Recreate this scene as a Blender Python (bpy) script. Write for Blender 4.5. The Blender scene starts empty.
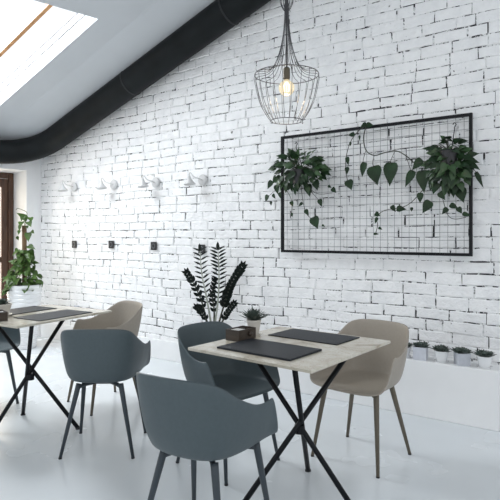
import bpy, bmesh, math, random
from mathutils import Vector, Matrix, Euler
random.seed(7)
PI = math.pi
scn = bpy.context.scene
COL = scn.collection
A = math.radians(35.25)          # camera heading against the brick wall
CA, SA = math.cos(A), math.sin(A)
H = 1.31                          # eye height
F = 530.0                         # focal length in pixels
HOR = 235.0
WY = 4.05                         # brick wall plane
# ---------------------------------------------------------------- survey helpers
def cw(X, Z, z=0.0):
    return Vector((X*CA - Z*SA, X*SA + Z*CA, z))
def ray(px, py):
    k = (px-250)/F
    return Vector((k*CA - SA, k*SA + CA, (HOR-py)/F))
def at_y(px, py, y):
    d = ray(px, py); t = y/d.y
    return Vector((d.x*t, d.y*t, H + d.z*t))
def at_plane(px, py, p0, n):
    d = ray(px, py); o = Vector((0, 0, H)); t = (Vector(p0)-o).dot(n)/d.dot(n)
    return o + d*t
# ---------------------------------------------------------------- materials
def nmat(name):
    m = bpy.data.materials.new(name); m.use_nodes = True
    nt = m.node_tree; b = nt.nodes['Principled BSDF']
    return m, nt, b
def simple(name, col, rough=0.5, metal=0.0, noise=0.0, scale=20, bump=0.0, spec=None):
    m, nt, b = nmat(name)
    b.inputs['Base Color'].default_value = (*col, 1)
    b.inputs['Roughness'].default_value = rough
    b.inputs['Metallic'].default_value = metal
    if spec is not None: b.inputs['Specular IOR Level'].default_value = spec
    if noise or bump:
        tc = nt.nodes.new('ShaderNodeTexCoord'); n = nt.nodes.new('ShaderNodeTexNoise')
        n.inputs['Scale'].default_value = scale; n.inputs['Detail'].default_value = 4
        nt.links.new(tc.outputs['Object'], n.inputs['Vector'])
        if noise:
            r = nt.nodes.new('ShaderNodeValToRGB')
            r.color_ramp.elements[0].position = 0.3; r.color_ramp.elements[1].position = 0.7
            r.color_ramp.elements[0].color = (*[c*(1-noise) for c in col], 1)
            r.color_ramp.elements[1].color = (*[min(1, c*(1+noise)) for c in col], 1)
            nt.links.new(n.outputs['Fac'], r.inputs['Fac']); nt.links.new(r.outputs['Color'], b.inputs['Base Color'])
        if bump:
            bp = nt.nodes.new('ShaderNodeBump'); bp.inputs['Strength'].default_value = bump; bp.inputs['Distance'].default_value = 0.01
            nt.links.new(n.outputs['Fac'], bp.inputs['Height']); nt.links.new(bp.outputs['Normal'], b.inputs['Normal'])
    return m
def emis(name, col, s):
    m, nt, b = nmat(name)
    b.inputs['Base Color'].default_value = (*col, 1)
    b.inputs['Emission Color'].default_value = (*col, 1); b.inputs['Emission Strength'].default_value = s
    return m
def thin_glass(name, tint=(1, 1, 1), gloss=0.08):
    m = bpy.data.materials.new(name); m.use_nodes = True; nt = m.node_tree; nt.nodes.clear()
    o = nt.nodes.new('ShaderNodeOutputMaterial'); mx = nt.nodes.new('ShaderNodeMixShader')
    t = nt.nodes.new('ShaderNodeBsdfTransparent'); g = nt.nodes.new('ShaderNodeBsdfGlossy')
    t.inputs['Color'].default_value = (*tint, 1); g.inputs['Roughness'].default_value = 0.02
    mx.inputs['Fac'].default_value = gloss
    nt.links.new(t.outputs[0], mx.inputs[1]); nt.links.new(g.outputs[0], mx.inputs[2]); nt.links.new(mx.outputs[0], o.inputs[0])
    return m
def glow_glass(name):
    m = thin_glass(name, (1, .95, .84), .12); nt = m.node_tree
    o = [n for n in nt.nodes if n.type == 'OUTPUT_MATERIAL'][0]; mx = o.inputs[0].links[0].from_node
    a = nt.nodes.new('ShaderNodeMixShader'); e = nt.nodes.new('ShaderNodeEmission'); e.inputs[0].default_value = (1, .86, .6, 1); e.inputs[1].default_value = 1.1
    a.inputs[0].default_value = .42; nt.links.new(mx.outputs[0], a.inputs[1]); nt.links.new(e.outputs[0], a.inputs[2]); nt.links.new(a.outputs[0], o.inputs[0])
    return m
def ramp(nt, src, stops):
    r = nt.nodes.new('ShaderNodeValToRGB'); e = r.color_ramp.elements
    while len(e) < len(stops): e.new(0.5)
    for i, (p, c) in enumerate(stops):
        e[i].position = p; e[i].color = (*c, 1) if len(c) == 3 else c
    nt.links.new(src, r.inputs['Fac']); return r
def noise(nt, vec, scale, detail=4, rough=0.5, dist=0.0):
    n = nt.nodes.new('ShaderNodeTexNoise'); n.inputs['Scale'].default_value = scale
    n.inputs['Detail'].default_value = detail; n.inputs['Roughness'].default_value = rough; n.inputs['Distortion'].default_value = dist
    if vec is not None: nt.links.new(vec, n.inputs['Vector'])
    return n
def brick_mat():
    m, nt, b = nmat('whitewashed_brick')
    tc = nt.nodes.new('ShaderNodeTexCoord').outputs['Object']
    n1 = noise(nt, tc, 9, 5, 0.6); n2 = noise(nt, tc, 55, 4, 0.6); n3 = noise(nt, tc, 22, 4, 0.6)
    base = ramp(nt, n1.outputs['Fac'], [(0.3, (0.80, 0.805, 0.815)), (0.65, (0.89, 0.892, 0.895))])
    chip = ramp(nt, n3.outputs['Fac'], [(0.675, (0, 0, 0)), (0.72, (1, 1, 1))])
    mx = nt.nodes.new('ShaderNodeMixRGB'); nt.links.new(chip.outputs[0], mx.inputs[0])
    nt.links.new(base.outputs[0], mx.inputs[1]); mx.inputs[2].default_value = (0.12, 0.115, 0.11, 1)
    nt.links.new(mx.outputs[0], b.inputs['Base Color'])
    b.inputs['Roughness'].default_value = 0.55
    add = nt.nodes.new('ShaderNodeMath'); add.operation = 'ADD'
    nt.links.new(n1.outputs['Fac'], add.inputs[0])
    mu = nt.nodes.new('ShaderNodeMath'); mu.operation = 'MULTIPLY'; mu.inputs[1].default_value = 0.35
    nt.links.new(n2.outputs['Fac'], mu.inputs[0]); nt.links.new(mu.outputs[0], add.inputs[1])
    bp = nt.nodes.new('ShaderNodeBump'); bp.inputs['Strength'].default_value = 0.8; bp.inputs['Distance'].default_value = 0.025
    nt.links.new(add.outputs[0], bp.inputs['Height']); nt.links.new(bp.outputs[0], b.inputs['Normal'])
    return m
def mortar_mat():
    m, nt, b = nmat('painted_mortar_with_dark_gaps')
    tc = nt.nodes.new('ShaderNodeTexCoord').outputs['Object']
    n = noise(nt, tc, 14, 5, 0.8); big = noise(nt, tc, 1.1, 2, 0.5)
    add = nt.nodes.new('ShaderNodeMath'); add.operation = 'MULTIPLY_ADD'; add.inputs[1].default_value = 0.22
    nt.links.new(big.outputs['Fac'], add.inputs[0]); nt.links.new(n.outputs['Fac'], add.inputs[2])
    sp = nt.nodes.new('ShaderNodeSeparateXYZ'); nt.links.new(tc, sp.inputs[0])
    mr = nt.nodes.new('ShaderNodeMapRange'); mr.inputs['From Min'].default_value = -5.5; mr.inputs['From Max'].default_value = -1.5
    mr.inputs['To Min'].default_value = -0.02; mr.inputs['To Max'].default_value = 0.018; nt.links.new(sp.outputs[0], mr.inputs[0])
    ad2 = nt.nodes.new('ShaderNodeMath'); nt.links.new(add.outputs[0], ad2.inputs[0]); nt.links.new(mr.outputs[0], ad2.inputs[1])
    r = ramp(nt, ad2.outputs[0], [(0.60, (0.76, 0.765, 0.77)), (0.63, (0.012, 0.012, 0.014))])
    nt.links.new(r.outputs[0], b.inputs['Base Color']); b.inputs['Roughness'].default_value = 0.8
    return m
def floor_mat():
    m, nt, b = nmat('glossy_painted_concrete')
    tc = nt.nodes.new('ShaderNodeTexCoord').outputs['Object']
    n = noise(nt, tc, 1.1, 3, 0.5, 0.0); n2 = noise(nt, tc, 2.2, 3, 0.5)
    c = ramp(nt, n.outputs['Fac'], [(0.3, (0.66, 0.70, 0.725)), (0.7, (0.71, 0.745, 0.77))])
    nt.links.new(c.outputs[0], b.inputs['Base Color'])
    r = ramp(nt, n2.outputs['Fac'], [(0.3, (0.20,)*3), (0.7, (0.30,)*3)])
    nt.links.new(r.outputs[0], b.inputs['Roughness'])
    return m
def stone_mat():
    m, nt, b = nmat('cream_stone')
    tc = nt.nodes.new('ShaderNodeTexCoord').outputs['Object']
    n = noise(nt, tc, 3.3, 8, 0.6, 1.0); v = noise(nt, tc, 9, 6, 0.7, 2.0)
    c = ramp(nt, n.outputs['Fac'], [(0.30, (0.26, 0.21, 0.15)), (0.43, (0.50, 0.46, 0.38)), (0.6, (0.60, 0.57, 0.50))])
    vr = ramp(nt, v.outputs['Fac'], [(0.485, (1, 1, 1)), (0.5, (0.62, 0.57, 0.5)), (0.515, (1, 1, 1))])
    mx = nt.nodes.new('ShaderNodeMixRGB'); mx.blend_type = 'MULTIPLY'; mx.inputs[0].default_value = 0.7
    nt.links.new(c.outputs[0], mx.inputs[1]); nt.links.new(vr.outputs[0], mx.inputs[2])
    nt.links.new(mx.outputs[0], b.inputs['Base Color']); b.inputs['Roughness'].default_value = 0.16
    return m
def wood_mat(name, c1, c2, rough=0.45, axis=2):
    m, nt, b = nmat(name)
    tc = nt.nodes.new('ShaderNodeTexCoord'); mp = nt.nodes.new('ShaderNodeMapping')
    s = [40, 40, 40]; s[axis] = 3; mp.inputs['Scale'].default_value = s
    nt.links.new(tc.outputs['Object'], mp.inputs['Vector'])
    n = noise(nt, mp.outputs[0], 1.0, 5, 0.6, 0.5)
    r = ramp(nt, n.outputs['Fac'], [(0.3, c1), (0.7, c2)])
    nt.links.new(r.outputs[0], b.inputs['Base Color']); b.inputs['Roughness'].default_value = rough
    return m
M = dict(
    brick=brick_mat(), mortar=mortar_mat(), floor=floor_mat(), stone=stone_mat(),
    plaster=simple('white_plaster', (0.84, 0.845, 0.85), 0.6, noise=0.03, scale=3, bump=0.15),
    ceiling=simple('ceiling_paint', (0.55, 0.575, 0.60), 0.6, noise=0.02, scale=2),
    duct=simple('black_painted_duct', (0.007, 0.009, 0.010), 0.55, spec=0.18, noise=0.3, scale=6, bump=0.1),
    ductband=simple('duct_band_metal', (0.018, 0.02, 0.021), 0.5, spec=.3),
    slate=simple('slate_grey_plastic', (0.070, 0.092, 0.102), 0.45, spec=.35, noise=0.04, scale=60, bump=0.03),
    slateleg=simple('slate_grey_leg_paint', (0.045, 0.056, 0.066), 0.4, spec=.3),
    beige=simple('beige_plastic', (0.33, 0.295, 0.25), 0.45, spec=.35, noise=0.03, scale=60, bump=0.03),
    beigeleg=simple('taupe_leg_paint', (0.13, 0.112, 0.085), 0.4, spec=.3),
    blacksteel=simple('black_powder_steel', (0.005, 0.006, 0.008), 0.4, spec=.2),
    mat=simple('charcoal_leather', (0.009, 0.012, 0.017), 0.45, spec=.28, noise=0.15, scale=150, bump=0.1),
    wire=simple('thin_grey_wire', (0.16, 0.17, 0.18), 0.45, 0.3),
    cage=simple('dark_pewter_wire', (0.06, 0.06, 0.065), 0.4, 0.5),
    socketb=simple('black_outlet_plastic', (0.015, 0.015, 0.017), 0.3),
    whitemetal=simple('white_enamel', (0.62, 0.62, 0.62), 0.3),
    ceramic=simple('white_ceramic', (0.80, 0.81, 0.82), 0.25),
    concrete=simple('pale_grey_concrete', (0.50, 0.52, 0.57), 0.7, noise=0.06, scale=30, bump=0.2),
    concrete2=simple('light_blue_grey_concrete', (0.62, 0.64, 0.70), 0.7, noise=0.05, scale=30, bump=0.2),
    cream=simple('cream_ceramic', (0.58, 0.55, 0.50), 0.4, noise=0.05),
    soil=simple('dark_soil', (0.03, 0.022, 0.016), 0.95, noise=0.4, scale=90, bump=0.8),
    moss=simple('coir_pole', (0.16, 0.10, 0.055), 0.95, noise=0.4, scale=120, bump=1.0),
    leafdark=simple('dark_green_leaf', (0.013, 0.034, 0.013), 0.4, spec=.25, noise=0.45, scale=14),
    leafmid=simple('mid_green_leaf', (0.028, 0.065, 0.022), 0.35, spec=.4, noise=0.4, scale=14),
    leafzz=simple('near_black_green_leaf', (0.006, 0.010, 0.008), 0.4, spec=.2, noise=0.4, scale=14),
    leafbright=simple('fresh_green_leaf', (0.050, 0.10, 0.020), 0.4, spec=.3, noise=0.4, scale=14),
    stemg=simple('green_stem', (0.07, 0.10, 0.04), 0.5),
    stemd=simple('dark_vine', (0.035, 0.04, 0.025), 0.6),
    stempale=simple('pale_stem', (0.35, 0.38, 0.32), 0.5),
    succ=simple('grey_green_succulent', (0.075, 0.10, 0.085), 0.5, noise=0.35, scale=30),
    walnut=wood_mat('dark_walnut', (0.018, 0.012, 0.008), (0.050, 0.034, 0.022), 0.5, 0),
    doorwood=wood_mat('brown_door_wood', (0.045, 0.02, 0.010), (0.10, 0.045, 0.022), 0.4, 2),
    pine=wood_mat('orange_pine', (0.50, 0.24, 0.09), (0.68, 0.36, 0.15), 0.4, 0),
    napkin=simple('white_paper_napkin', (0.6, 0.6, 0.58), 0.8),
    brass=simple('brass_socket', (0.10, 0.085, 0.06), 0.35, 0.7),
    glassdoor=thin_glass('door_glass', (1, 0.97, 0.92)), glassky=thin_glass('skylight_glass', (1, 1, 1), 0.04),
    bulb=glow_glass('bulb_glass'), filament=emis('glowing_filament', (1.0, 0.72, 0.35), 14),
)
# ---------------------------------------------------------------- object helpers
def obj(name, bm, m, parent=None, smooth=False, kind=None):
    me = bpy.data.meshes.new(name); bmesh.ops.recalc_face_normals(bm, faces=bm.faces)
    bm.to_mesh(me); bm.free()
    for mm in (m if isinstance(m, (list, tuple)) else [m]): me.materials.append(mm)
    if smooth:
        for p in me.polygons: p.use_smooth = True
    o = bpy.data.objects.new(name, me); COL.objects.link(o)
    if parent is not None: o.parent = parent
    if kind: o['kind'] = kind
    return o
def tag(o, label, cat, group=None):
    o['label'] = label; o['category'] = cat
    if group: o['group'] = group
    return o
def thing(name, label, cat, loc=(0, 0, 0), rotz=0.0, group=None):
    o = bpy.data.objects.new(name, None); o.empty_display_size = 0.1; COL.objects.link(o)
    o.location = loc; o.rotation_euler = (0, 0, rotz)
    return tag(o, label, cat, group)
def dup(root, label, loc, rotz=0.0, group=None, swap=None):
    r = root.copy(); COL.objects.link(r); r.location = loc; r.rotation_euler = (0, 0, rotz); r['label'] = label
    if group: r['group'] = group
    for ch in list(root.children):
        c = ch.copy(); COL.objects.link(c); c.parent = r
        if swap:
            c.data = c.data.copy()
            for i, mm in enumerate(c.data.materials):
                if mm.name in swap: c.data.materials[i] = swap[mm.name]
        for g in ch.children:
            d = g.copy(); COL.objects.link(d); d.parent = c
            if swap:
                d.data = d.data.copy()
                for i, mm in enumerate(d.data.materials):
                    if mm.name in swap: d.data.materials[i] = swap[mm.name]
    return r
def box(bm, c, s, rot=None, bevel=0.0, mi=0):
    r = bmesh.ops.create_cube(bm, size=1.0)
    vs = r['verts']; mt = Matrix.Translation(c) @ (rot.to_matrix().to_4x4() if rot else Matrix()) @ Matrix.Diagonal((*s, 1))
    bmesh.ops.transform(bm, matrix=mt, verts=vs)
    fs = list({f for v in vs for f in v.link_faces})
    for f in fs: f.material_index = mi
    if bevel:
        es = list({e for v in vs for e in v.link_edges})
        bmesh.ops.bevel(bm, geom=es, offset=bevel, segments=2, affect='EDGES', profile=0.6)
def tube(bm, pts, rad, n=8, cap=True, mi=0):
    pts = [Vector(p) for p in pts]
    if not isinstance(rad, (list, tuple)): rad = [rad]*len(pts)
    t0 = (pts[1]-pts[0]).normalized()
    up = Vector((0, 0, 1)) if abs(t0.z) < 0.9 else Vector((1, 0, 0))
    nrm = t0.cross(up).normalized(); rings = []; prev = t0
    for i, p in enumerate(pts):
        if i == 0: t = t0
        elif i == len(pts)-1: t = (pts[i]-pts[i-1]).normalized()
        else: t = ((pts[i+1]-p).normalized() + (p-pts[i-1]).normalized()).normalized()
        q = prev.rotation_difference(t); nrm = (q @ nrm); nrm = (nrm - t*nrm.dot(t)).normalized(); prev = t
        b = t.cross(nrm)
        rings.append([bm.verts.new(p + (nrm*math.cos(2*PI*k/n) + b*math.sin(2*PI*k/n))*rad[i]) for k in range(n)])
    for i in range(len(rings)-1):
        for k in range(n):
            f = bm.faces.new((rings[i][k], rings[i][(k+1) % n], rings[i+1][(k+1) % n], rings[i+1][k])); f.material_index = mi
    if cap:
        for rg in (rings[0], rings[-1]):
            f = bm.faces.new(rg); f.material_index = mi
def lathe(bm, prof, n=32, c=(0, 0, 0), mi=0, mt=None):
    c = Vector(c); rings = []
    for r, z in prof:
        if r < 1e-6: rings.append([bm.verts.new(Vector((0, 0, z)))])
        else: rings.append([bm.verts.new(Vector((r*math.cos(2*PI*k/n), r*math.sin(2*PI*k/n), z))) for k in range(n)])
    for a, b in zip(rings, rings[1:]):
        for k in range(n):
            k2 = (k+1) % n
            if len(a) == 1 and len(b) == 1: continue
            if len(a) == 1: f = bm.faces.new((a[0], b[k], b[k2]))
            elif len(b) == 1: f = bm.faces.new((a[k], a[k2], b[0]))
            else: f = bm.faces.new((a[k], a[k2], b[k2], b[k]))
            f.material_index = mi
    vs = [v for rg in rings for v in rg]
    bmesh.ops.transform(bm, matrix=(Matrix.Translation(c) @ (mt or Matrix())), verts=vs)
def catmull(P, per=6):
    P = [Vector(p) for p in P]; out = []
    Q = [P[0]*2-P[1]] + P + [P[-1]*2-P[-2]]
    for i in range(1, len(Q)-2):
        for k in range(per):
            t = k/per; a, b, c, d = Q[i-1:i+3]
            out.append(0.5*((2*b) + (c-a)*t + (2*a-5*b+4*c-d)*t*t + (3*b-a-3*c+d)*t**3))
    out.append(P[-1]); return out
HEART = [(0.0, 0.0), (-0.10, 0.16), (-0.08, 0.34), (0.06, 0.48), (0.25, 0.50), (0.45, 0.41), (0.66, 0.25), (0.86, 0.09), (1.0, 0.0)]
OVAL = [(0.0, 0.0), (0.08, 0.18), (0.25, 0.38), (0.45, 0.46), (0.65, 0.38), (0.85, 0.18), (1.0, 0.0)]
BLADE = [(0.0, 0.0), (0.12, 0.28), (0.35, 0.46), (0.62, 0.40), (0.85, 0.2), (1.0, 0.0)]
def leaf(bm, base, d, nrm, L, W, shape=HEART, fold=0.25, droop=0.18, mi=0):
    d = Vector(d).normalized(); nrm = Vector(nrm); nrm = (nrm - d*nrm.dot(d))
    if nrm.length < 1e-4: nrm = d.orthogonal()
    nrm.normalize(); s = d.cross(nrm); base = Vector(base)
    def P(t, w, sg): return base + d*(t*L) + s*(sg*w*W) + nrm*(fold*w*W - droop*L*max(t, 0)**2)
    spine = [bm.verts.new(P(t, 0, 1)) for t, w in shape]
    for sg in (1, -1):
        out = [bm.verts.new(P(t, w, sg)) for t, w in shape[1:-1]]
        for i in range(len(shape)-1):
            a, b = spine[i], spine[i+1]
            o1 = out[i-1] if i > 0 else None; o2 = out[i] if i < len(out) else None
            vs = [v for v in (a, b, o2, o1) if v is not None]
            if len(vs) >= 3:
                f = bm.faces.new(vs); f.material_index = mi; f.smooth = True

# ================================================================= THE ROOM
TH = math.radians(10)
E = Vector((math.sin(TH), math.cos(TH), 0))       # run of the left wall
NL = Vector((math.cos(TH), -math.sin(TH), 0))     # its inward normal
C0 = Vector((-6.18, WY, 0))
def ceil_z(x, y): return 3.30 + 0.34*(x+3.744) - 0.06*(y-3.9)
# floor
bm = bmesh.new(); box(bm, (-2, 0, -0.05), (17, 11, 0.1)); obj('floor', bm, M['floor'], kind='structure')
# brick wall: plane of mortar with every brick laid in relief
bm = bmesh.new()
X0, X1 = -6.18, 1.6
def topz(x): return min(ceil_z(x, WY)+0.02, 4.9)
v = [bm.verts.new(p) for p in ((X0, WY, 0), (X1, WY, 0), (X1, WY, topz(X1)), (X1-0.6, WY, topz(X1-0.6)), (X0, WY, topz(X0)))]
f = bm.faces.new(v); f.material_index = 1
v2 = [bm.verts.new((q.co.x, WY+0.25, q.co.z)) for q in v]
f = bm.faces.new(v2); f.material_index = 0
for i in range(5):
    f = bm.faces.new((v[i], v[(i+1) % 5], v2[(i+1) % 5], v2[i])); f.material_index = 0
rb = random.Random(3)
def wave(x, z): return 0.010*math.sin(x*0.9+z*1.3) + 0.006*math.sin(x*2.3-z*2.1+1) + 0.003*math.sin(x*6.1+z*5)
z = -0.02; row = 0
while z < 4.85:
    hh = 0.087 + rb.uniform(-0.006, 0.006)
    x = X0 + 0.002 - rb.uniform(0, .2)
    while x < X1:
        Ln = rb.choice([0.25, 0.27, 0.26, 0.235, 0.13 if rb.random() < 0.6 else 0.26, 0.19 if rb.random() < .3 else .255]) + rb.uniform(-0.015, 0.015)
        a, b = max(x, X0), min(x+Ln, X1)
        g = rb.uniform(0.001, 0.007); gz = rb.choice([rb.uniform(0.0, 0.003), rb.uniform(0.002, 0.0065)])
        if b-a > 0.04 and z+hh < topz(a)+0.05:
            d = rb.uniform(0.002, 0.008)
            if rb.random() < .08: d += .005
            j = lambda s=0.004: rb.uniform(-s, s)
            nseg = max(2, int((b-a)/.05)); ring_o = []
            top_b = j(.003); 
            for k in range(nseg+1): xx = a+g+(b-a-2*g)*k/nseg; ring_o.append((xx+(j(.003) if k in (0, nseg) else 0), z+gz+wave(xx, z)+j(.0028)))
            for k in range(nseg, -1, -1): xx = a+g+(b-a-2*g)*k/nseg; ring_o.append((xx+(j(.003) if k in (0, nseg) else 0), z+hh-gz+wave(xx, z+hh)+j(.0028)))
            ring_o = [(q0, max(.002, q1)) for q0, q1 in ring_o]
            cx0, cz0 = (a+b)/2, sum(q[1] for q in ring_o)/len(ring_o)
            o = [bm.verts.new((q0, WY-.0005, q1)) for q0, q1 in ring_o]
            tl_, tz_ = j(.003), j(.002)
            def inner(it, dd):
                r_ = []
                for q0, q1 in ring_o:
                    sx = max(-1, min(1, (cx0-q0)/.03)); sz = max(-1, min(1, (cz0-q1)/.012))
                    r_.append(bm.verts.new((q0+sx*it, WY-dd+tl_*(q0-cx0)/(b-a)+tz_*(q1-cz0)/hh, q1+sz*it)))
                return r_
            it = rb.uniform(.005, .012)
            r1, r2 = inner(it*.35, d*.65), inner(it, d)
            for A_, B_ in ((o, r1), (r1, r2)):
                for k in range(len(o)): bm.faces.new((A_[k], A_[(k+1) % len(o)], B_[(k+1) % len(o)], B_[k]))
            bm.faces.new(r2)
        x += Ln
    z += hh; row += 1
obj('wall_back', bm, [M['brick'], M['mortar']], kind='structure')
# left wall with the door reveal
def lp(t, d, z): 
    p = C0 - E*t - NL*d
    return Vector((p.x, p.y, z))
p_edge = at_plane(26.5, 200, C0, NL); T1 = (C0-p_edge).dot(E)      # edge of the reveal
ZL = 2.13; TW = 1.25; RD = 0.30
def pxof(p):
    X = p.x*CA + p.y*SA; Z = -p.x*SA + p.y*CA; return 250 + F*X/Z
while pxof(C0 - E*T1 - NL*RD) > 13.4 and RD < .8: RD += .005
print('RD', RD)
bm = bmesh.new()
def quad(bm, a, b, c, d, mi=0):
    f = bm.faces.new([bm.verts.new(p) for p in (a, b, c, d)]); f.material_index = mi
def lbox(bm, t0, t1, d0, d1, z0, z1, bevel=0, mi=0):
    c = lp((t0+t1)/2, (d0+d1)/2, (z0+z1)/2)
    box(bm, c, (abs(d1-d0), abs(t1-t0), z1-z0), Euler((0, 0, -TH)), bevel, mi)
lbox(bm, -0.05, T1, 0.0, RD+0.1, 0, 2.75)
lbox(bm, T1, T1+TW, 0.0, RD+0.1, ZL, 2.75)
lbox(bm, T1+TW, 6.0, 0.0, RD+0.1, 0, 2.75)
obj('wall_left', bm, M['plaster'], kind='structure')
# door
dr = bpy.data.objects.new('door_1', None); COL.objects.link(dr); dr['kind'] = 'structure'; dr.location = lp(T1+TW/2, RD, 0)
inv = Matrix.Translation(-Vector(dr.location))
def dobj(name, bm, m):
    bmesh.ops.transform(bm, matrix=inv, verts=bm.verts); return obj(name, bm, m, dr)
bm = bmesh.new()
for a, b_ in ((0.0, 0.07), (TW-0.07, TW)): lbox(bm, T1+a+0.002, T1+b_-0.002, RD-0.02, RD+0.07, 0.001, ZL-0.002, 0.006)
lbox(bm, T1+0.07, T1+TW-0.07, RD-0.02, RD+0.07, ZL-0.075, ZL-0.002, 0.006)
dobj('door_frame', bm, M['doorwood'])
bm = bmesh.new()
for a, b_ in ((0.066, 0.15), (TW-0.15, TW-0.066)): lbox(bm, T1+a, T1+b_, RD, RD+0.05, 0.02, ZL-0.08, 0.008)
for z0, z1 in ((0.02, 0.30), (0.95, 1.02), (ZL-0.19, ZL-0.08)): lbox(bm, T1+0.15, T1+TW-0.15, RD, RD+0.05, z0, z1, 0.006)
dobj('door_leaf', bm, M['doorwood'])
bm = bmesh.new(); lbox(bm, T1+0.15, T1+TW-0.15, RD+0.02, RD+0.03, 0.30, ZL-0.19); dobj('glass_pane', bm, M['glassdoor'])
bm = bmesh.new(); q = lp(T1+TW-0.125, RD-0.03, 1.02); tube(bm, [lp(T1+TW-0.125, RD, 1.02), q, lp(T1+TW-0.25, RD-0.03, 1.02)], 0.009); dobj('door_handle', bm, M['brass'])
# ceiling with a folded strip along the wall and the opening for the skylight
gn = Vector((-0.34, 0.06, 1)).normalized(); cp0 = Vector((-3.744, 3.9, 3.30))
R_ = at_plane(98, 19, cp0, gn)
slope = Vector((1, 0, 0.34)).normalized()
eave = (at_plane(40, 2, cp0, gn) - R_); eave.normalize()
Lsk, Wsk = 2.9, (at_plane(15, 0, cp0, gn) - R_).dot(eave)
top_left = at_plane(2, 12, cp0, gn)
w_dir = eave
k_w = 1.13
S = [R_, R_ - slope*Lsk, R_ - slope*Lsk + w_dir*k_w, R_ + w_dir*k_w]
print('SKY', [tuple(round(c, 2) for c in s) for s in S])
bm = bmesh.new()
def cz(x, y): return Vector((x, y, ceil_z(x, y)))
YF = WY-0.62
xl = lambda y: C0.x + (y-WY)*math.tan(TH) - 0.02
outer = [cz(2.6, YF), cz(xl(YF), YF), cz(xl(-1.5), -1.5), cz(2.6, -1.5)]
def pv(p): return bm.verts.new(p)
O = [pv(p) for p in outer]; I = [pv(p) for p in S]
for k in range(4): bm.faces.new((O[k], O[(k+1) % 4], I[(k+1) % 4], I[k]))
# shaft of the opening, upwards
up = gn*0.22
I2 = [pv(p+up) for p in S]
for k in range(4): bm.faces.new((I[k], I[(k+1) % 4], I2[(k+1) % 4], I2[k]))
# fold
a, b_ = pv(cz(2.6, WY+0.1) - Vector((0, 0, 0.14))), pv(cz(xl(WY)-0.03, WY+0.1) - Vector((0, 0, 0.14)))
bm.faces.new((O[0], a, b_, O[1]))
obj('ceiling', bm, M['ceiling'], kind='structure')
# roof slab above, keeps daylight out except through the opening
bm = bmesh.new()
O2 = [pv(p+gn*0.23) for p in [cz(2.6, WY+0.3), cz(xl(WY)-0.6, WY+0.3), cz(xl(-1.5)-0.6, -1.5), cz(2.6, -1.5)]]
I3 = [pv(p+gn*0.23) for p in S]
for k in range(4): bm.faces.new((O2[k], O2[(k+1) % 4], I3[(k+1) % 4], I3[k]))
obj('ceiling_outer', bm, M['ceiling'], kind='structure')
# skylight window
wn = bpy.data.objects.new('window_1', None); COL.objects.link(wn); wn['kind'] = 'structure'; wn.location = R_
inv = Matrix.Translation(-R_)
def wobj(name, bm, m):
    bmesh.ops.transform(bm, matrix=inv, verts=bm.verts); return obj(name, bm, m, wn)
def bar(bm, p, q, w, h, nn):
    d = (q-p).normalized(); s = d.cross(nn).normalized()*w/2; n2 = nn*h/2
    A_ = [pv(p+s*i+n2*j) for i, j in ((1, 1), (-1, 1), (-1, -1), (1, -1))]; B_ = [pv(q+s*i+n2*j) for i, j in ((1, 1), (-1, 1), (-1, -1), (1, -1))]
    bm.faces.new(A_); bm.faces.new(B_)
    for k in range(4): bm.faces.new((A_[k], A_[(k+1) % 4], B_[(k+1) % 4], B_[k]))
bm = bmesh.new()
for k in range(4): bar(bm, S[k]+gn*0.16, S[(k+1) % 4]+gn*0.16, 0.02, 0.03, gn)
wobj('window_frame', bm, M['whitemetal'])
mid = R_ + w_dir*(at_plane(53, 7, cp0, gn)-R_).dot(w_dir)
bm = bmesh.new(); bar(bm, mid+gn*0.05, mid - slope*Lsk+gn*0.05, 0.036, 0.04, gn); wobj('wooden_glazing_bar', bm, M['pine'])
bm = bmesh.new(); bm.faces.new([pv(p+gn*0.18) for p in S]); wobj('glass_pane', bm, M['glassky'])
# plastered ledge and plinth
bm = bmesh.new(); box(bm, ((-2.907-0.68)/2, (3.83+WY)/2-0.001, 0.2), (2.907-0.68, WY-3.83-0.006, 0.4), bevel=0.006)
obj('trim_1', bm, M['plaster'], kind='structure')
bm = bmesh.new(); box(bm, ((-6.15-2.91)/2, WY-0.012, 0.1), (6.15-2.91, 0.03, 0.2), bevel=0.005)
obj('trim_2', bm, M['plaster'], kind='structure')
# ---------------------------------------------------------------- duct
rD = 0.142; yD = 3.885
def ax(x): return Vector((x, yD, 3.126+0.34*(x+3.744)))
xc = -6.03
cor = Vector((xc, yD, 2.325))
P_up = ax(-5.55); P_dn = cor - E*0.5; P_dn.z = 2.30
pts = [ax(1.2), ax(-1), ax(-3), ax(-4.5), P_up]
for k in range(1, 9):
    t = k/9; pts.append(P_up*(1-t)**2 + cor*2*t*(1-t) + P_dn*t*t)
pts += [P_dn, P_dn - E*1.0, P_dn - E*3.5]
dt = thing('ventilation_duct', 'round black ventilation duct running under the sloped ceiling and bending at the corner', 'duct', (cor.x, cor.y, cor.z))
inv = Matrix.Translation(-cor)
bm = bmesh.new(); tube(bm, pts, rD, 28); bmesh.ops.transform(bm, matrix=inv, verts=bm.verts); obj('duct_pipe', bm, M['duct'], dt, smooth=True)
for px in (131, 229):
    kx = (px-250)/F; xx = yD*(kx*CA-SA)/(kx*SA+CA)
    p = ax(xx); bm = bmesh.new(); s = Vector((1, 0, 0.34)).normalized()*0.009
    tube(bm, [p-s, p+s], rD+0.004, 28); bmesh.ops.transform(bm, matrix=inv, verts=bm.verts); obj('joint_band', bm, M['ductband'], dt)
bm = bmesh.new(); p = pts[8]; tube(bm, [p+Vector((0, 0, rD-0.01)), Vector((p.x, p.y, ceil_z(p.x, p.y)-0.03))], 0.022); bmesh.ops.transform(bm, matrix=inv, verts=bm.verts); obj('hanger', bm, M['duct'], dt)

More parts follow.
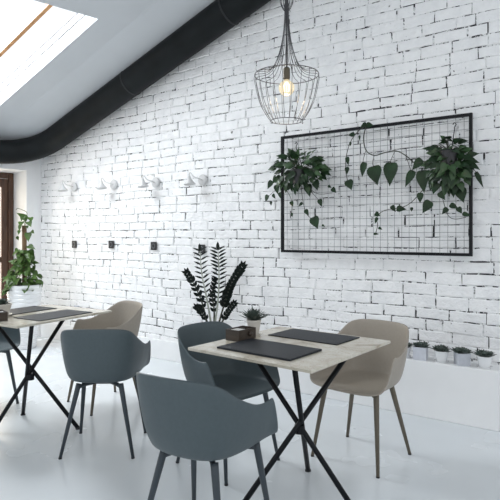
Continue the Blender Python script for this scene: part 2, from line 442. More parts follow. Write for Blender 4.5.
# ================================================================= CHAIRS
def make_chair(label, group, shell_m, leg_m):
    t = thing('tub_armchair', label, 'chair', group=group)
    # right half stations: rim R and seat edge S, front centre -> back centre
    Rm = [(0, .240, .430), (.105, .238, .432), (.182, .228, .440), (.228, .206, .456), (.248, .178, .496), (.256, .148, .565), (.260, .112, .634),
          (.255, .065, .630), (.249, .005, .634), (.244, -.055, .655), (.230, -.125, .692), (.207, -.195, .743), (.168, -.238, .765), (.095, -.262, .772), (0, -.270, .773)]
    Sm = [(0, .226, .440), (.100, .224, .440), (.160, .208, .442), (.186, .188, .444), (.196, .163, .445), (.200, .135, .446), (.201, .10, .446),
          (.200, .06, .446), (.198, .02, .446), (.193, -.03, .446), (.184, -.08, .446), (.168, -.125, .446), (.134, -.165, .446), (.073, -.190, .446), (0, -.198, .446)]
    Rs, Ss = catmull(Rm, 3), catmull(Sm, 3)
    Rs = Rs + [Vector((-p.x, p.y, p.z)) for p in Rs[-2:0:-1]]
    Ss = Ss + [Vector((-p.x, p.y, p.z)) for p in Ss[-2:0:-1]]
    n = len(Rs); bm = bmesh.new()
    cen = Vector((0, .01, .428)); c = bm.verts.new(cen); rings = []
    for f_ in (0.3, 0.6, 0.85, 0.97):
        rings.append([bm.verts.new(Vector((cen.x+(p.x-cen.x)*f_, cen.y+(p.y-cen.y)*f_, cen.z + (p.z-cen.z)*f_**3))) for p in Ss])
    for tt in (0.08, 0.2, 0.36, 0.54, 0.72, 0.88, 1.0):
        rg = []
        for p, r in zip(Ss, Rs):
            hgt = max(0, r.z-p.z)
            ctrl = Vector((p.x + (r.x-p.x)*0.62, p.y + (r.y-p.y)*0.62, p.z + hgt*0.10))
            rg.append(bm.verts.new(p*(1-tt)**2 + ctrl*2*tt*(1-tt) + r*tt*tt))
        rings.append(rg)
    for k in range(n): bm.faces.new((c, rings[0][k], rings[0][(k+1) % n]))
    for a, b in zip(rings, rings[1:]):
        for k in range(n): bm.faces.new((a[k], a[(k+1) % n], b[(k+1) % n], b[k]))
    sh = obj('seat_shell', bm, shell_m, t, smooth=True)
    md = sh.modifiers.new('solid', 'SOLIDIFY'); md.thickness = 0.009; md.offset = 0
    md = sh.modifiers.new('sub', 'SUBSURF'); md.levels = 1; md.render_levels = 1
    bm = bmesh.new()
    tops = [(.165, .135), (-.165, .135), (.125, -.125), (-.125, -.125)]
    for x, y in tops: tube(bm, [(0, 0, .408), (x*.8, y*.8, .408), (x, y, .400)], 0.012, 8)
    box(bm, (0, 0, .409), (.12, .12, .02), bevel=.004)
    obj('under_frame', bm, leg_m, t, smooth=False)
    for x, y in tops:
        fx, fy = (.212 if x > 0 else -.212), (.205 if y > 0 else -.195)
        bm = bmesh.new(); tube(bm, [(x, y, .42), (x+(fx-x)*.05, y+(fy-y)*.05, .40), (fx, fy, 0.006)], [.0165, .016, .0095], 12)
        lg = obj('leg', bm, leg_m, t, smooth=True)
        bm = bmesh.new(); lathe(bm, [(0, 0), (.0105, 0), (.0105, .008), (0, .008)], 12, (fx, fy, 0)); obj('foot_cap', bm, M['socketb'], lg)
    return t
def place(ch, X, Z, ang):
    ch.location = cw(X, Z); ch.rotation_euler = (0, 0, math.radians(ang-90)+A)
g1 = 'slate grey armchairs around the two tables'; g2 = 'beige armchairs at the far sides of the tables'
chA = make_chair('slate grey tub armchair seen from behind at the left table, all four legs in view', g1, M['slate'], M['slateleg'])
place(chA, -.902, 3.30, 91)
def chair_copy(src, label, X, Z, ang): return dup(src, label, cw(X, Z), math.radians(ang-90)+A)
chair_copy(chA, 'slate grey tub armchair nearest the camera, its legs cut by the bottom edge', -.185, 2.24, 60)
chair_copy(chA, 'slate grey tub armchair facing right beside the wooden box on the front table', -.13, 3.07, -43)
chair_copy(chA, 'slate grey tub armchair mostly out of frame at the left picture edge', -2.10, 4.09, -40)
chD = make_chair('beige tub armchair with taupe legs behind the right end of the front table', g2, M['beige'], M['beigeleg'])
place(chD, .665, 3.155, -131)
chair_copy(chD, 'beige tub armchair behind the left table, against the brick wall', -1.135, 4.14, -139)

# ================================================================= TABLES
def make_table(label, cX, cZ, angY, sx, sy, legs):
    rz = math.radians(angY-90)+A
    t = thing('bistro_table', label, 'table', cw(cX, cZ), rz, 'stone topped tripod tables')
    bm = bmesh.new(); box(bm, (0, 0, .743), (sx, sy, .014), bevel=.002); obj('table_top', bm, M['stone'], t)
    bm = bmesh.new(); box(bm, (0, 0, .731), (sx*.62, .04, .010)); box(bm, (0, 0, .7305), (.04, sy*.62, .009)); obj('under_brace', bm, M['blacksteel'], t)
    RI = Matrix.Rotation(-rz, 3, 'Z'); hub = Vector((0, 0, 0))
    for fx, fz, tx, tz in legs:
        ft = RI @ (cw(fx, fz) - cw(cX, cZ)); ft.z = .007
        tp = RI @ (cw(tx, tz) - cw(cX, cZ)); tp.z = .727
        hub += ft.lerp(tp, .445)/3
        bm = bmesh.new(); tube(bm, [ft, tp], .0135, 12); lg = obj('leg', bm, M['blacksteel'], t, smooth=True)
        bm = bmesh.new(); lathe(bm, [(0, 0), (.017, 0), (.017, .008), (.012, .014), (0, .014)], 12, (ft.x, ft.y, 0)); obj('foot_cap', bm, M['socketb'], lg)
    bm = bmesh.new(); lathe(bm, [(0, -.02), (.026, -.02), (.026, .02), (0, .02)], 16, hub); obj('leg_joint', bm, M['blacksteel'], t)
    return t
T1o = make_table('small stone topped table on crossed black tripod legs in the foreground', .218, 2.724, 51.5, .72, .79,
                 [(.322, 2.942, .20, 2.42), (-.04, 2.55, .55, 2.80), (.489, 2.543, -.02, 2.86)])
T2o = make_table('small stone topped table on crossed black tripod legs at the left', -1.53, 3.77, 59.8, .70, .80,
                 [(-1.652, 3.857, -1.42, 3.45), (-1.162, 3.58, -1.86, 3.80), (-1.707, 3.506, -1.34, 3.86)])
def tl(cX, cZ, angY, x, y, z=.75):
    a = math.radians(angY-90)
    return cw(cX + x*math.cos(a) - y*math.sin(a), cZ + x*math.sin(a) + y*math.cos(a), z)
def on1(x, y): return tl(.218, 2.724, 51.5, x, y)
def on2(x, y): return tl(-1.53, 3.77, 59.8, x, y)
RZ1, RZ2 = math.radians(51.5-90)+A, math.radians(59.8-90)+A
def placemat(label, loc, rz, w, d, h=.004):
    bm = bmesh.new(); box(bm, (0, 0, h/2+.0005), (w, d, h), bevel=.0015)
    for sx in (-1, 1): box(bm, (sx*(w/2-.006), 0, h+.0006), (.0012, d-.012, .0006))
    for sy in (-1, 1): box(bm, (0, sy*(d/2-.006), h+.0006), (w-.012, .0012, .0006))
    o = obj('placemat', bm, M['mat']); o.location = loc; o.rotation_euler = (0, 0, rz); return tag(o, label, 'placemat', 'charcoal placemats')
placemat('charcoal leather placemat on the near edge of the front table', on1(-.014, -.185), RZ1, .435, .275, .009)
placemat('charcoal leather placemat in front of the beige chair on the front table', on1(-.02, .235), RZ1, .435, .255)
placemat('charcoal leather placemat on the near side of the left table', on2(.178, .022), RZ2, .27, .45)
placemat('charcoal leather placemat on the far side of the left table', on2(-.212, .035), RZ2, .26, .45)
# napkin boxes
def napkin_box(label, loc, rz):
    t = thing('napkin_box', label, 'box', loc, rz, 'wooden napkin boxes')
    w, d, h, th = .092, .145, .058, .008
    bm = bmesh.new()
    for s in (-1, 1):
        box(bm, (s*(w/2-th/2), 0, h/2), (th, d, h), bevel=.001); box(bm, (0, s*(d/2-th/2), h/2), (w-2*th, th, h), bevel=.001)
    box(bm, (0, 0, th/2), (w-2*th, d-2*th, th)); box(bm, (0, .03, h/2), (w-2*th, th*.7, h-.004))
    obj('box_body', bm, M['walnut'], t)
    bm = bmesh.new()
    for k in range(5): box(bm, (-.028+k*.014, -.025, .031), (.011, .075, .044), Euler((0, random.uniform(-.1, .1), 0)))
    obj('napkins', bm, M['napkin'], t)
    bm = bmesh.new(); lathe(bm, [(0, 0), (.013, 0), (.015, .006), (.012, .012), (0, .013)], 16, (w/2, .02, .03), mt=Matrix.Rotation(PI/2, 4, 'Y')); obj('round_knob', bm, M['walnut'], t, smooth=True)
    return t
nb = napkin_box('dark wooden napkin box beside the succulent on the front table', on1(-.292, -.062), RZ1+.0)
dup(nb, 'dark wooden napkin box on the left table at the picture edge', on2(.02, -.305), RZ2+1.2)

# ================================================================= SMALL POTS
def rosette(bm, r, h, n=26, zb=0.0, seed=1, wide=.22, tall=.7):
    rr = random.Random(seed)
    for k in range(n):
        f_ = k/n; az = k*2.39996; el = math.radians(8 + 72*(1-f_)**1.0 * tall) if f_ < .98 else 1.3
        d = Vector((math.cos(az)*math.cos(el), math.sin(az)*math.cos(el), math.sin(el)))
        L = r*(0.62+.38*f_)*rr.uniform(.9, 1.1)
        leaf(bm, (0, 0, zb), d, Vector((-d.x*.3, -d.y*.3, 1)), L, L*wide*2, BLADE, .5, -.12)
def pot_round(t, r, h, m, saucer=True):
    bm = bmesh.new(); z0 = .008 if saucer else 0
    lathe(bm, [(0, z0), (r*.66, z0), (r*.72, z0+.004), (r*.97, h*.86), (r*1.04, h*.88), (r*1.04, h), (r*.92, h), (r*.88, h*.8), (0, h*.8)], 28)
    p = obj('pot', bm, m, t, smooth=False)
    if saucer:
        bm = bmesh.new(); lathe(bm, [(0, 0), (r*.85, 0), (r*1.06, .013), (r*1.0, .013), (r*.82, .005), (0, .005)], 28); obj('saucer', bm, m, t)
    bm = bmesh.new(); lathe(bm, [(0, h*.8), (r*.88, h*.82), (r*.88, h*.9), (0, h*.93)], 20); obj('soil', bm, M['soil'], t)
def pot_cube(t, s, m):
    bm = bmesh.new()
    pr = [(s/2*.97, 0), (s/2, s), (s/2*.88, s), (s/2*.86, s*.82)]
    rings = [[bm.verts.new((x*r, y*r, z)) for x, y in ((1, 1), (-1, 1), (-1, -1), (1, -1))] for r, z in pr]
    for a, b in zip(rings, rings[1:]):
        for k in range(4): bm.faces.new((a[k], a[(k+1) % 4], b[(k+1) % 4], b[k]))
    bm.faces.new(rings[0]); bm.faces.new(rings[-1])
    obj('pot', bm, m, t)
    bm = bmesh.new(); box(bm, (0, 0, s*.87), (s*.85, s*.85, s*.09)); obj('soil', bm, M['soil'], t)
def potted(label, loc, kind, rz, seed, r=.044, h=.075, s=.078, m=None, rr=.075, n=34, wide=.2, zf=1.0, group='potted succulents', rough=True, tall=.7):
    t = thing('potted_succulent', label, 'potted plant', loc, rz, group)
    if kind == 'round': pot_round(t, r, h, m)
    else: pot_cube(t, s, m); h = s
    bm = bmesh.new()
    if rough:
        q = random.Random(seed)
        for k in range(7):
            b2 = bmesh.new(); rosette(b2, rr*.55, 0, 14, 0, seed+k, .24, .8)
            a = k*2.4; off = Vector((math.cos(a), math.sin(a), 0))*rr*(.5 if k else 0)*q.uniform(.7, 1.1) + Vector((0, 0, h*.93+q.uniform(0, .012)))
            bmesh.ops.transform(b2, matrix=Matrix.Translation(off) @ Matrix.Rotation(q.uniform(-.3, .3), 4, 'X'), verts=b2.verts)
            me = bpy.data.meshes.new('tmp'); b2.to_mesh(me); b2.free(); bm.from_mesh(me); bpy.data.meshes.remove(me)
    else:
        rosette(bm, rr, 0, n, h*.92, seed, wide, tall)
    obj('succulent_leaves', bm, M['succ'], t)
    return t
potted('spiky succulent in a pale round pot behind the wooden box on the front table', on1(-.30, .062), 'round', 0, 3, r=.040, h=.088, m=M['cream'], rr=.098, n=60, wide=.12, rough=False, tall=1.0)
potted('spiky succulent in a cream bowl at the left edge of the left table', on2(-.105, -.185), 'round', 0, 5, r=.062, h=.085, m=M['cream'], rr=.07, n=44, wide=.14, rough=False, tall=.8)
def ledge(px): p = at_y(px, 300, 3.895); return (p.x, 3.895, .4)
G = 'succulents in small pots on the white ledge'
potted('succulent in a white round pot partly hidden by the beige chair back', ledge(404.5), 'round', 0, 11, m=M['ceramic'], group=G, r=.046, h=.078, rr=.085)
potted('succulent in a pale cube pot, nearest the beige chair on the ledge', ledge(420.5), 'cube', .15, 12, m=M['concrete2'], group=G, s=.094, rr=.088)
potted('succulent in a white round pot between the two cube pots on the ledge', ledge(441.5), 'round', 0, 13, m=M['ceramic'], group=G, r=.049, h=.082, rr=.09)
potted('succulent in a grey cube pot, second from the right end of the ledge', ledge(462), 'cube', .62, 14, m=M['concrete'], group=G, s=.086, rr=.09)
potted('succulent in a white round pot at the right end of the ledge', ledge(484.5), 'round', 0, 15, m=M['ceramic'], group=G, r=.049, h=.082, rr=.09)

# ================================================================= TALL PLANT IN RIBBED POT
pc = cw(-2.625, 6.17)
t = thing('potted_climber', 'leafy green climber on a coir pole in a tall ribbed white pot', 'potted plant', pc)
bm = bmesh.new(); prof = [(0, 0), (.122, 0)]
Hh = .735; nr = 15
for k in range(nr):
    z0 = Hh*k/nr; z1 = Hh*(k+1)/nr; r0 = .125+.065*(k/nr); r1 = .125+.065*((k+1)/nr)
    prof += [(r0, z0+.002), (r0+.006, z0+.010), (r1+.006, z1-.010), (r1, z1-.002)]
prof += [(.196, Hh), (.180, Hh), (.165, Hh-.06), (0, Hh-.06)]
lathe(bm, prof, 40); obj('ribbed_pot', bm, M['ceramic'], t, smooth=False)
bm = bmesh.new(); lathe(bm, [(0, Hh-.06), (.166, Hh-.055), (.166, Hh-.03), (0, Hh-.02)], 24); obj('soil', bm, M['soil'], t)
bm = bmesh.new(); tube(bm, [(0, 0, Hh-.05), (.0, 0, 1.05), (-.005, 0, 1.42)], .026, 12); obj('coir_pole', bm, M['moss'], t)
bm = bmesh.new(); r = random.Random(21); right = Vector((CA, SA, 0)); toc = Vector((SA, -CA, 0))
sp = []
def climber_leaf(x, dpt, z, L, ang=None):
    a = r.uniform(0, 2*PI) if ang is None else ang
    p = right*x + toc*dpt + Vector((0, 0, z))
    d = right*(x*3+r.uniform(-.4, .4)) + Vector((0, 0, r.uniform(-1.0, .1))) + toc*(dpt*2+r.uniform(-.2, .5))
    nrm = toc*.8 + Vector((0, 0, .8)) + right*r.uniform(-.5, .5)
    leaf(bm, p, d, nrm, L, L*.72, HEART, .3, .15)
    sp.append((Vector((0, 0, max(Hh-.03, z-.06))), p))
for k in range(170):
    z = r.uniform(.74, 1.13); wd = .20*(1-max(0, (z-.78))/.6) * (1.0 if z < .9 else .8)
    x = r.uniform(-wd, wd); climber_leaf(x, r.uniform(-.5, 1)*math.sqrt(max(0, wd*wd-x*x)), z, r.uniform(.055, .095))
for k in range(10): climber_leaf(r.uniform(-.17, .19), r.uniform(.1, .18), r.uniform(.64, .74), r.uniform(.07, .11))
for x, z, L in ((.03, 1.49, .13), (-.02, 1.46, .10), (.06, 1.46, .10), (.0, 1.53, .08), (.055, 1.33, .11), (.09, 1.35, .08), (-.05, 1.36, .05), (-.075, 1.29, .05), (.03, 1.41, .07), (-.07, 1.15, .06), (.06, 1.18, .1), (.1, 1.14, .09), (-.03, 1.42, .08), (.08, 1.51, .09)):
    climber_leaf(x, .03, z, L)
for a, b in sp[::2]:
    m_ = (a+b)/2 + Vector((0, 0, .03)); tube(bm, [a, m_, b], .0025, 5, mi=1)
obj('foliage', bm, [M['leafbright'], M['stemg']], t); bm = bmesh.new()
tube(bm, catmull([(0, 0, 1.42), right*.03+Vector((0, 0, 1.56)), right*-.02+Vector((0, 0, 1.60)), right*-.08+Vector((0, 0, 1.62)), right*-.10+Vector((0, 0, 1.60))], 4), .004, 5)
obj('aerial_stem', bm, M['stemg'], t)

# ================================================================= ZZ PLANT
zc = at_y(211, 322, 3.76); zz = Vector((zc.x, zc.y, 0)); sc = (zc.xy.length)/F*1.0
Zd = zc.x*(-SA) + zc.y*CA; mp = Zd/F          # metres per pixel there
t = thing('zamioculcas_plant', 'dark glossy plant with upright feather shaped fronds behind the grey chair by the brick wall', 'potted plant', zz)
bm = bmesh.new(); lathe(bm, [(0, 0), (.11, 0), (.145, .40), (.15, .42), (.135, .42), (.13, .38), (0, .38)], 32); obj('pot', bm, M['ceramic'], t, smooth=False)
bm = bmesh.new(); lathe(bm, [(0, .38), (.131, .385), (.131, .395), (0, .40)], 24); obj('soil', bm, M['soil'], t)
fr = [([(212, 330), (207, 300), (202, 275), (200, 251)], 'open', 8.5, 12, 0), ([(214, 330), (218, 300), (219, 272), (218, 250)], 'open', 9.5, 14, 0),
      ([(208, 330), (203, 305), (195, 285), (188, 273)], 'edge', 7, 9, .05), ([(217, 330), (224, 305), (231, 285), (242, 267)], 'edge', 8, 13, -.04),
      ([(219, 330), (224, 318), (229, 310), (234, 303)], 'edge', 6, 7, .06), ([(210, 330), (206, 318), (201, 310), (198, 306)], 'edge', 6.5, 7, .08), ([(214, 330), (214, 310), (212, 295), (214, 282)], 'edge', 6, 8, -.03)]
r = random.Random(5)
for pl, kind, ll, n, dep in fr:
    P = [right*((px-211)*mp) + Vector((0, 0, H-(py-HOR)*mp)) + toc*dep*(i/3) for i, (px, py) in enumerate(pl)]
    C_ = catmull(P, 6)
    bmS = bmesh.new(); tube(bmS, C_, [.010-.007*i/len(C_) for i in range(len(C_))], 7)
    st = obj('frond_stem', bmS, M['stempale'] if kind == 'open' else M['stemd'], t)
    bmL = bmesh.new()
    for k in range(n):
        u = .30 + .70*k/(n-1); i = min(len(C_)-2, int(u*(len(C_)-1))); p = C_[i].lerp(C_[i+1], u*(len(C_)-1)-i)
        tg = (C_[i+1]-C_[i]).normalized(); sd = tg.cross(toc).normalized()
        L = ll*mp*(1.0 if u < .8 else 1.25-u*.35)*r.uniform(.9, 1.1)
        for s_ in (1, -1):
            if kind == 'open':
                d = sd*s_ + tg*.55 + toc*r.uniform(-.15, .25); nrm = tg*.55 + toc*.6; W = L*.30
            else:
                d = sd*s_*.75 + tg*1.0 + toc*.35; nrm = toc + sd*s_*.3; W = L*.55
            leaf(bmL, p, d, nrm, L, W, BLADE, .2, .05)
    leaf(bmL, C_[-1], (C_[-1]-C_[-2]), toc, ll*mp*.9, ll*mp*.4, BLADE)
    obj('frond_leaflets', bmL, M['leafzz'], st)

# ================================================================= TRELLIS
TY = 3.985
g0 = at_y(281.5, 200, TY).x; g1_ = at_y(472.5, 200, TY).x; gz0, gz1 = 1.158, 2.178
t = thing('wire_trellis', 'black framed wire grid panel mounted on the brick wall', 'wall panel', ((g0+g1_)/2, TY, gz0))
W_ = g1_-g0; H_ = gz1-gz0
print('TRELLIS', g0, g1_, W_)
bm = bmesh.new(); fw = .022
for s in (-1, 1): box(bm, (s*(W_/2-fw/2), 0, H_/2), (fw, .025, H_), bevel=.001)
for zc_ in (fw/2, H_-fw/2): box(bm, (0, 0, zc_), (W_-2*fw, .025, fw), bevel=.001)
obj('frame', bm, M['blacksteel'], t)
bm = bmesh.new(); nx, nz = 28, 18
for k in range(1, nx): x = -W_/2+W_*k/nx; tube(bm, [(x, .002, fw/2), (x, .002, H_-fw/2)], .0015, 5)
for k in range(1, nz): z = H_*k/nz; tube(bm, [(-W_/2+fw/2, -.002, z), (W_/2-fw/2, -.002, z)], .0015, 5)
obj('wire_mesh', bm, M['wire'], t)
for x in (-W_/2+.08, W_/2-.08):
    for z in (.011, H_-.011):
        bm = bmesh.new(); tube(bm, [(x, .01, z), (x, WY-TY-.004, z)], .007, 8); obj('wall_spacer', bm, M['blacksteel'], t)
# ---- hanging plants
def vpt(cx, cy, x0, y0, s, y=None): return at_y(x0+cx/s, y0+cy/s, y if y else TY-.04)
def hang_plant(label, x0, y0, s, potpx, hook, mass, ellr, nmass, singles, vines, seed):
    r = random.Random(seed)
    pc = vpt(*potpx, x0, y0, s, TY-.10); Zc = -pc.x*SA + pc.y*CA; mpp = Zc/F
    t = thing('hanging_plant', label, 'hanging plant', pc)
    L0 = lambda p: p - pc
    bm = bmesh.new(); lathe(bm, [(0, -.075), (.045, -.075), (.065, .035), (.07, .04), (.06, .04), (.055, .02), (0, .02)], 24); obj('pot', bm, M['socketb'], t)
    hk = L0(vpt(*hook, x0, y0, s, TY-.02)); bm = bmesh.new()
    tube(bm, [(0, .062, .02), (0, .07, .06), hk+Vector((0, 0, -.02)), hk, hk+Vector((.012, 0, .018)), hk+Vector((0, 0, .034)), hk+Vector((-.012, 0, .02))], .0035, 6); obj('hook', bm, M['blacksteel'], t)
    bl = bmesh.new(); bs = bmesh.new()
    for k in range(nmass):
        a, q = r.uniform(0, 2*PI), math.sqrt(r.random())
        cx, cy = mass[0]+ellr[0]*q*math.cos(a), mass[1]+ellr[1]*q*math.sin(a)
        p = L0(vpt(cx, cy, x0, y0, s, TY-.06-.14*(1-q*q*.8)*r.random()))
        o = Vector((math.cos(a), 0, -math.sin(a)*.8))
        d = o*(.3+q) + Vector((r.uniform(-.5, .5), -.3, -.55+r.uniform(-.4, .4)))
        Lf = r.uniform(16, 33)/s*mpp
        leaf(bl, p, d, Vector((r.uniform(-.8, .8), -1, r.uniform(-.1, 1.2))), Lf, Lf*r.uniform(.6, .85), HEART, .25, .3, mi=1 if r.random() < .35 else 0)
        if k % 3 == 0: tube(bs, [Vector((0, 0, .03)), (p*.5)+Vector((0, -.02, .05)), p], .002, 5)
    for cx, cy, L, ang, ar in singles:
        an = math.radians(ang); Lf = L/s*mpp*1.05
        d = Vector((math.sin(an)*1.15, -.12, -math.cos(an)))
        p = L0(vpt(cx, cy, x0, y0, s, TY-.05)) - d.normalized()*Lf*.45
        leaf(bl, p, d, Vector((r.uniform(-.2, .2), -1, .25)), Lf, Lf*ar, HEART, .15, .12)
    for pl, rad in vines:
        C_ = catmull([L0(vpt(a, b, x0, y0, s, TY-.045)) for a, b in pl], 5); tube(bs, C_, rad, 6)
    obj('foliage', bl, [M['leafdark'], M['leafmid']], t); obj('vines', bs, M['stemd'], t)
    return t
hang_plant('bushy dark green hanging plant at the left side of the wire grid panel', 220, 110, 3.333, (262, 215), (254, 120), (262, 200), (85, 62), 150,
    [(165, 250, 30, -30, .7), (190, 265, 30, 10, .7), (155, 295, 24, -20, .8), (180, 288, 18, 30, .7), (170, 312, 14, 0, .7), (200, 285, 20, 10, .7), (240, 313, 18, 20, .8), (240, 350, 12, 0, .8), (295, 268, 38, 10, .75), (335, 310, 24, 20, .7),
     (268, 315, 18, -50, .6), (290, 342, 22, 30, .7), (318, 376, 38, 20, .9), (345, 386, 12, 60, .6), (380, 268, 20, 40, .8), (222, 155, 20, -60, .6), (345, 195, 30, 70, .7), (345, 222, 30, 40, .7), (300, 170, 26, 80, .5), (320, 192, 26, 85, .5), (190, 208, 28, -70, .6), (192, 232, 28, -40, .8), (366, 256, 14, 60, .6)],
    [([(280, 230), (300, 262), (330, 280), (375, 276)], .0022), ([(270, 250), (276, 300), (288, 345), (312, 368)], .0025), ([(200, 255), (165, 285), (150, 305)], .002), ([(215, 255), (238, 300), (238, 350)], .002), ([(300, 270), (320, 290), (335, 310)], .002)], 31)
hang_plant('trailing heart leaf plant hanging at the right side of the wire grid panel', 330, 100, 2.941, (350, 165), (366, 80), (350, 188), (62, 78), 150,
    [(62, 102, 20, -90, .8), (97, 75, 22, -60, .7), (117, 74, 24, 80, .8), (60, 130, 12, 0, .7), (87, 112, 16, 0, .4), (52, 180, 26, 10, .55), (50, 208, 22, 0, .7), (58, 250, 32, 20, .9), (97, 205, 44, -10, .55), (133, 222, 56, 10, .85), (177, 218, 66, -5, .72), (232, 232, 50, -25, .55), 
     (255, 190, 38, -40, .7), (273, 240, 62, 5, .6), (140, 337, 18, 60, .9), (135, 355, 20, -20, .6), (148, 378, 13, 60, .7), (136, 394, 16, 90, .5), (187, 320, 22, 30, .7), (210, 320, 28, 85, .7), (240, 322, 12, 0, .8), (283, 315, 38, -30, .8), (337, 327, 22, -40, .8), (365, 313, 24, 60, .7), (387, 280, 40, 10, .85), (382, 325, 20, 30, .8), (402, 337, 22, 70, .6), (265, 288, 28, 0, .7), (330, 282, 26, 30, .8), (300, 250, 34, -20, .8),
     (440, 235, 46, 22, .28)],
    [([(108, 70), (99, 110), (106, 148), (130, 163), (160, 155), (195, 150), (225, 165), (250, 185), (285, 180)], .0045), ([(112, 72), (85, 90), (62, 120), (48, 165), (46, 205), (52, 240)], .003), ([(275, 262), (240, 300), (210, 316), (160, 325), (138, 345), (140, 368), (135, 390)], .0028), ([(330, 285), (345, 335), (365, 350), (400, 345)], .0025),
     ([(130, 163), (125, 185), (130, 200)], .0022), ([(190, 152), (180, 175), (177, 190)], .0022), ([(225, 168), (232, 190), (240, 212)], .0022), ([(105, 150), (98, 175), (97, 190)], .0022), ([(415, 200), (428, 210), (436, 218)], .0025)], 32)

# ================================================================= WALL LAMPS, OUTLETS
def wall_lamp(label):
    t = thing('wall_lamp', label, 'wall lamp', group='small white lamps along the brick wall')
    RX = Matrix.Rotation(PI/2, 4, 'X')
    bm = bmesh.new(); lathe(bm, [(0, 0), (.055, 0), (.055, .012), (.045, .022), (0, .024)], 24, (0, 0, 0), mt=RX); obj('wall_plate', bm, M['whitemetal'], t, smooth=False)
    bm = bmesh.new(); tube(bm, catmull([(0, -.02, 0), (-.005, -.07, .01), (-.04, -.10, .03), (-.068, -.105, .065), (-.088, -.105, .062), (-.088, -.105, .03)], 5), .006, 8); obj('swan_neck', bm, M['whitemetal'], t, smooth=True)
    bm = bmesh.new(); lathe(bm, [(.012, .036), (.016, .03), (.02, .008), (.058, -.045), (.060, -.05), (.055, -.05), (.016, .0), (0, .002)], 24, (-.088, -.105, 0), mt=Matrix.Rotation(-.12, 4, 'Y')); obj('lamp_shade', bm, M['whitemetal'], t, smooth=True)
    bm = bmesh.new(); lathe(bm, [(0, -.035), (.014, -.03), (.018, -.015), (.012, .0)], 12, (-.088, -.105, 0)); obj('bulb', bm, M['bulb'], t)
    return t
wl = [(203, 180), (156, 182.5), (114, 184.5), (74.5, 187)]
lb = ['small white swan neck wall lamp directly above the dark fronds, rightmost of four', 'small white swan neck wall lamp, second from the right of four', 'small white swan neck wall lamp, second from the left of four', 'small white swan neck wall lamp nearest the door, leftmost of four']
l0 = wall_lamp(lb[0])
for i, (px, py) in enumerate(wl):
    p = at_y(px, py, WY-.016)
    if i == 0: l0.location = p
    else: dup(l0, lb[i], p)
def outlet(label):
    t = thing('wall_outlet', label, 'outlet', group='black outlets along the brick wall')
    RX = Matrix.Rotation(PI/2, 4, 'X')
    bm = bmesh.new(); box(bm, (0, -.005, 0), (.082, .012, .088), bevel=.003); pl = obj('face_plate', bm, M['socketb'], t)
    bm = bmesh.new(); lathe(bm, [(.020, 0), (.022, .003), (.025, .003), (.027, 0)], 24, (0, -.011, 0), mt=RX); obj('socket_ring', bm, M['wire'], pl)
    return t
ol = ['black wall outlet behind the dark fronds, rightmost of four', 'black wall outlet, second from the right of four', 'black wall outlet, second from the left of four', 'black wall outlet nearest the tall potted climber, leftmost of four']
o0 = outlet(ol[0])
for i, (px, py) in enumerate([(202, 249), (154, 246), (111.5, 244.5), (74.5, 244.3)]):
    p = at_y(px, py, WY-.016)
    if i == 0: o0.location = p
    else: dup(o0, ol[i], p)
p = at_y(76.5, 308, WY-.02); bm = bmesh.new(); box(bm, (0, 0, 0), (.075, .03, .06), bevel=.006); box(bm, (0, -.018, 0), (.03, .01, .03), bevel=.003)
o = obj('junction_box', bm, M['concrete']); o.location = p; tag(o, 'small grey junction box low on the brick wall above the left table', 'junction box')

# ================================================================= PENDANT
pp = cw(.190, 2.75); cx_, cy_ = pp.x, pp.y
t = thing('pendant_lamp', 'wire cage pendant lamp with a glowing round bulb hanging over the front table', 'pendant lamp', (cx_, cy_, 1.885))
zb = 1.885
def zz_(py): return H + (HOR-py)*2.75/F - zb
prof = [(.010, zz_(3)), (.012, zz_(20)), (.019, zz_(35)), (.032, zz_(48)), (.052, zz_(60)), (.078, zz_(69)), (.112, zz_(73)), (.166, zz_(75)), (.160, zz_(87)), (.140, zz_(102)), (.112, zz_(113)), (.083, zz_(121))]
pc_ = catmull([(a, 0, b) for a, b in prof], 3)
bm = bmesh.new(); n = 22
for k in range(n):
    a = 2*PI*k/n
    tube(bm, [(p.x*math.cos(a), p.x*math.sin(a), p.z) for p in pc_], .0014, 5)
obj('wire_cage', bm, M['cage'], t)
def ring(bm, r, z, w=.002):
    P = [(r*math.cos(2*PI*k/40), r*math.sin(2*PI*k/40), z) for k in range(41)]; tube(bm, P, w, 6, cap=False)
bm = bmesh.new(); ring(bm, .166, zz_(75)); obj('upper_ring', bm, M['cage'], t)
bm = bmesh.new(); ring(bm, .083, zz_(121)); obj('lower_ring', bm, M['cage'], t)
bm = bmesh.new()
for k in range(12):
    a = 2*PI*k/12; P = catmull([(.006, 0, zz_(12)), (.022, 0, zz_(8)), (.034, 0, zz_(1)), (.026, 0, zz_(-7)), (.006, 0, zz_(-9))], 3)
    tube(bm, [(p.x*math.cos(a), p.x*math.sin(a), p.z) for p in P], .0015, 5)
lathe(bm, [(0, zz_(16)), (.010, zz_(15)), (.010, zz_(-10)), (0, zz_(-11))], 12); obj('wire_crown', bm, M['cage'], t)
bm = bmesh.new(); tube(bm, [(0, 0, zz_(70)), (0, 0, zz_(14))], .004, 8); obj('inner_rod', bm, M['socketb'], t)
zc2 = ceil_z(cx_, cy_) - zb
bm = bmesh.new(); tube(bm, [(0, 0, zz_(-9)), (0, 0, zc2-.02)], .003, 8); obj('cord', bm, M['socketb'], t)
bm = bmesh.new(); lathe(bm, [(0, -.05), (.02, -.05), (.055, -.01), (.055, .012), (0, .012)], 24, (0, 0, zc2)); obj('ceiling_rose', bm, M['socketb'], t)
bm = bmesh.new(); lathe(bm, [(0, zz_(67)), (.012, zz_(67.5)), (.018, zz_(69)), (.018, zz_(78)), (.014, zz_(80)), (0, zz_(80))], 20); obj('bulb_holder', bm, M['brass'], t)
bz = zz_(88)
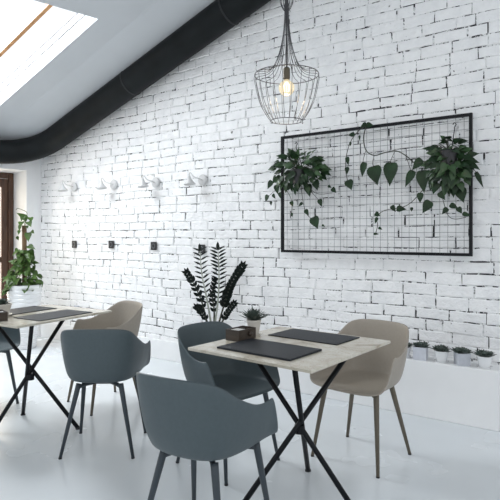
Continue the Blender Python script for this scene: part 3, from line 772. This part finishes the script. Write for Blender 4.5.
bm = bmesh.new(); lathe(bm, [(.013, bz+.045), (.016, bz+.036), (.032, bz+.026), (.041, bz+.008), (.040, bz-.012), (.029, bz-.030), (.014, bz-.040), (0, bz-.042)], 24)
bo = obj('bulb', bm, M['bulb'], t, smooth=True)
bm = bmesh.new()
for k in range(6):
    a = 2*PI*k/6; q = Vector((math.cos(a), math.sin(a), 0))
    tube(bm, [Vector((0, 0, bz+.03))+q*.004, Vector((0, 0, bz+.012))+q*.016, Vector((0, 0, bz-.018))+q*.012], .0012, 5)
obj('filament', bm, M['filament'], bo)

# ================================================================= LIGHT, WORLD, CAMERA
def area(name, loc, target, sx, sy, power, col):
    l = bpy.data.lights.new(name, 'AREA'); l.shape = 'RECTANGLE'; l.size = sx; l.size_y = sy; l.energy = power; l.color = col
    o = bpy.data.objects.new(name, l); COL.objects.link(o); o.location = loc
    o.rotation_euler = (Vector(target)-Vector(loc)).to_track_quat('-Z', 'Y').to_euler(); return o
sc_ = (S[0]+S[2])/2
area('skylight_daylight', sc_+gn*0.9, sc_+Vector((1.2, -0.2, -3)), 3.2, 1.8, 330, (0.93, 0.97, 1.0))
dc = lp(T1+TW/2, RD+0.9, 1.25)
area('door_daylight', dc, dc+NL*3+Vector((0, .3, -.5)), 1.5, 2.0, 50, (1.0, 0.92, 0.80))
bl_ = bpy.data.lights.new('bulb_glow', 'POINT'); bl_.energy = 3; bl_.color = (1, .75, .45); bl_.shadow_soft_size = .03
o = bpy.data.objects.new('bulb_glow', bl_); COL.objects.link(o); o.location = (cx_, cy_, 1.885+bz-.07)
w = bpy.data.worlds.new('overcast'); scn.world = w; w.use_nodes = True
nt = w.node_tree; bg = nt.nodes['Background']; bg.inputs['Color'].default_value = (0.93, 0.965, 1.0, 1); bg.inputs['Strength'].default_value = 1.12

cd = bpy.data.cameras.new('camera'); cd.sensor_width = 36; cd.lens = 36*F/500; cd.shift_y = -(250-HOR)/500; cd.clip_start = .05
co = bpy.data.objects.new('camera', cd); COL.objects.link(co); co.location = (0, 0, H); co.rotation_euler = (PI/2, 0, A)
scn.camera = co
scn.view_settings.view_transform = 'Standard'; scn.view_settings.look = 'None'; scn.view_settings.exposure = 0.12
try:
    scn.cycles.use_denoising = True; scn.cycles.max_bounces = 8
except Exception: pass
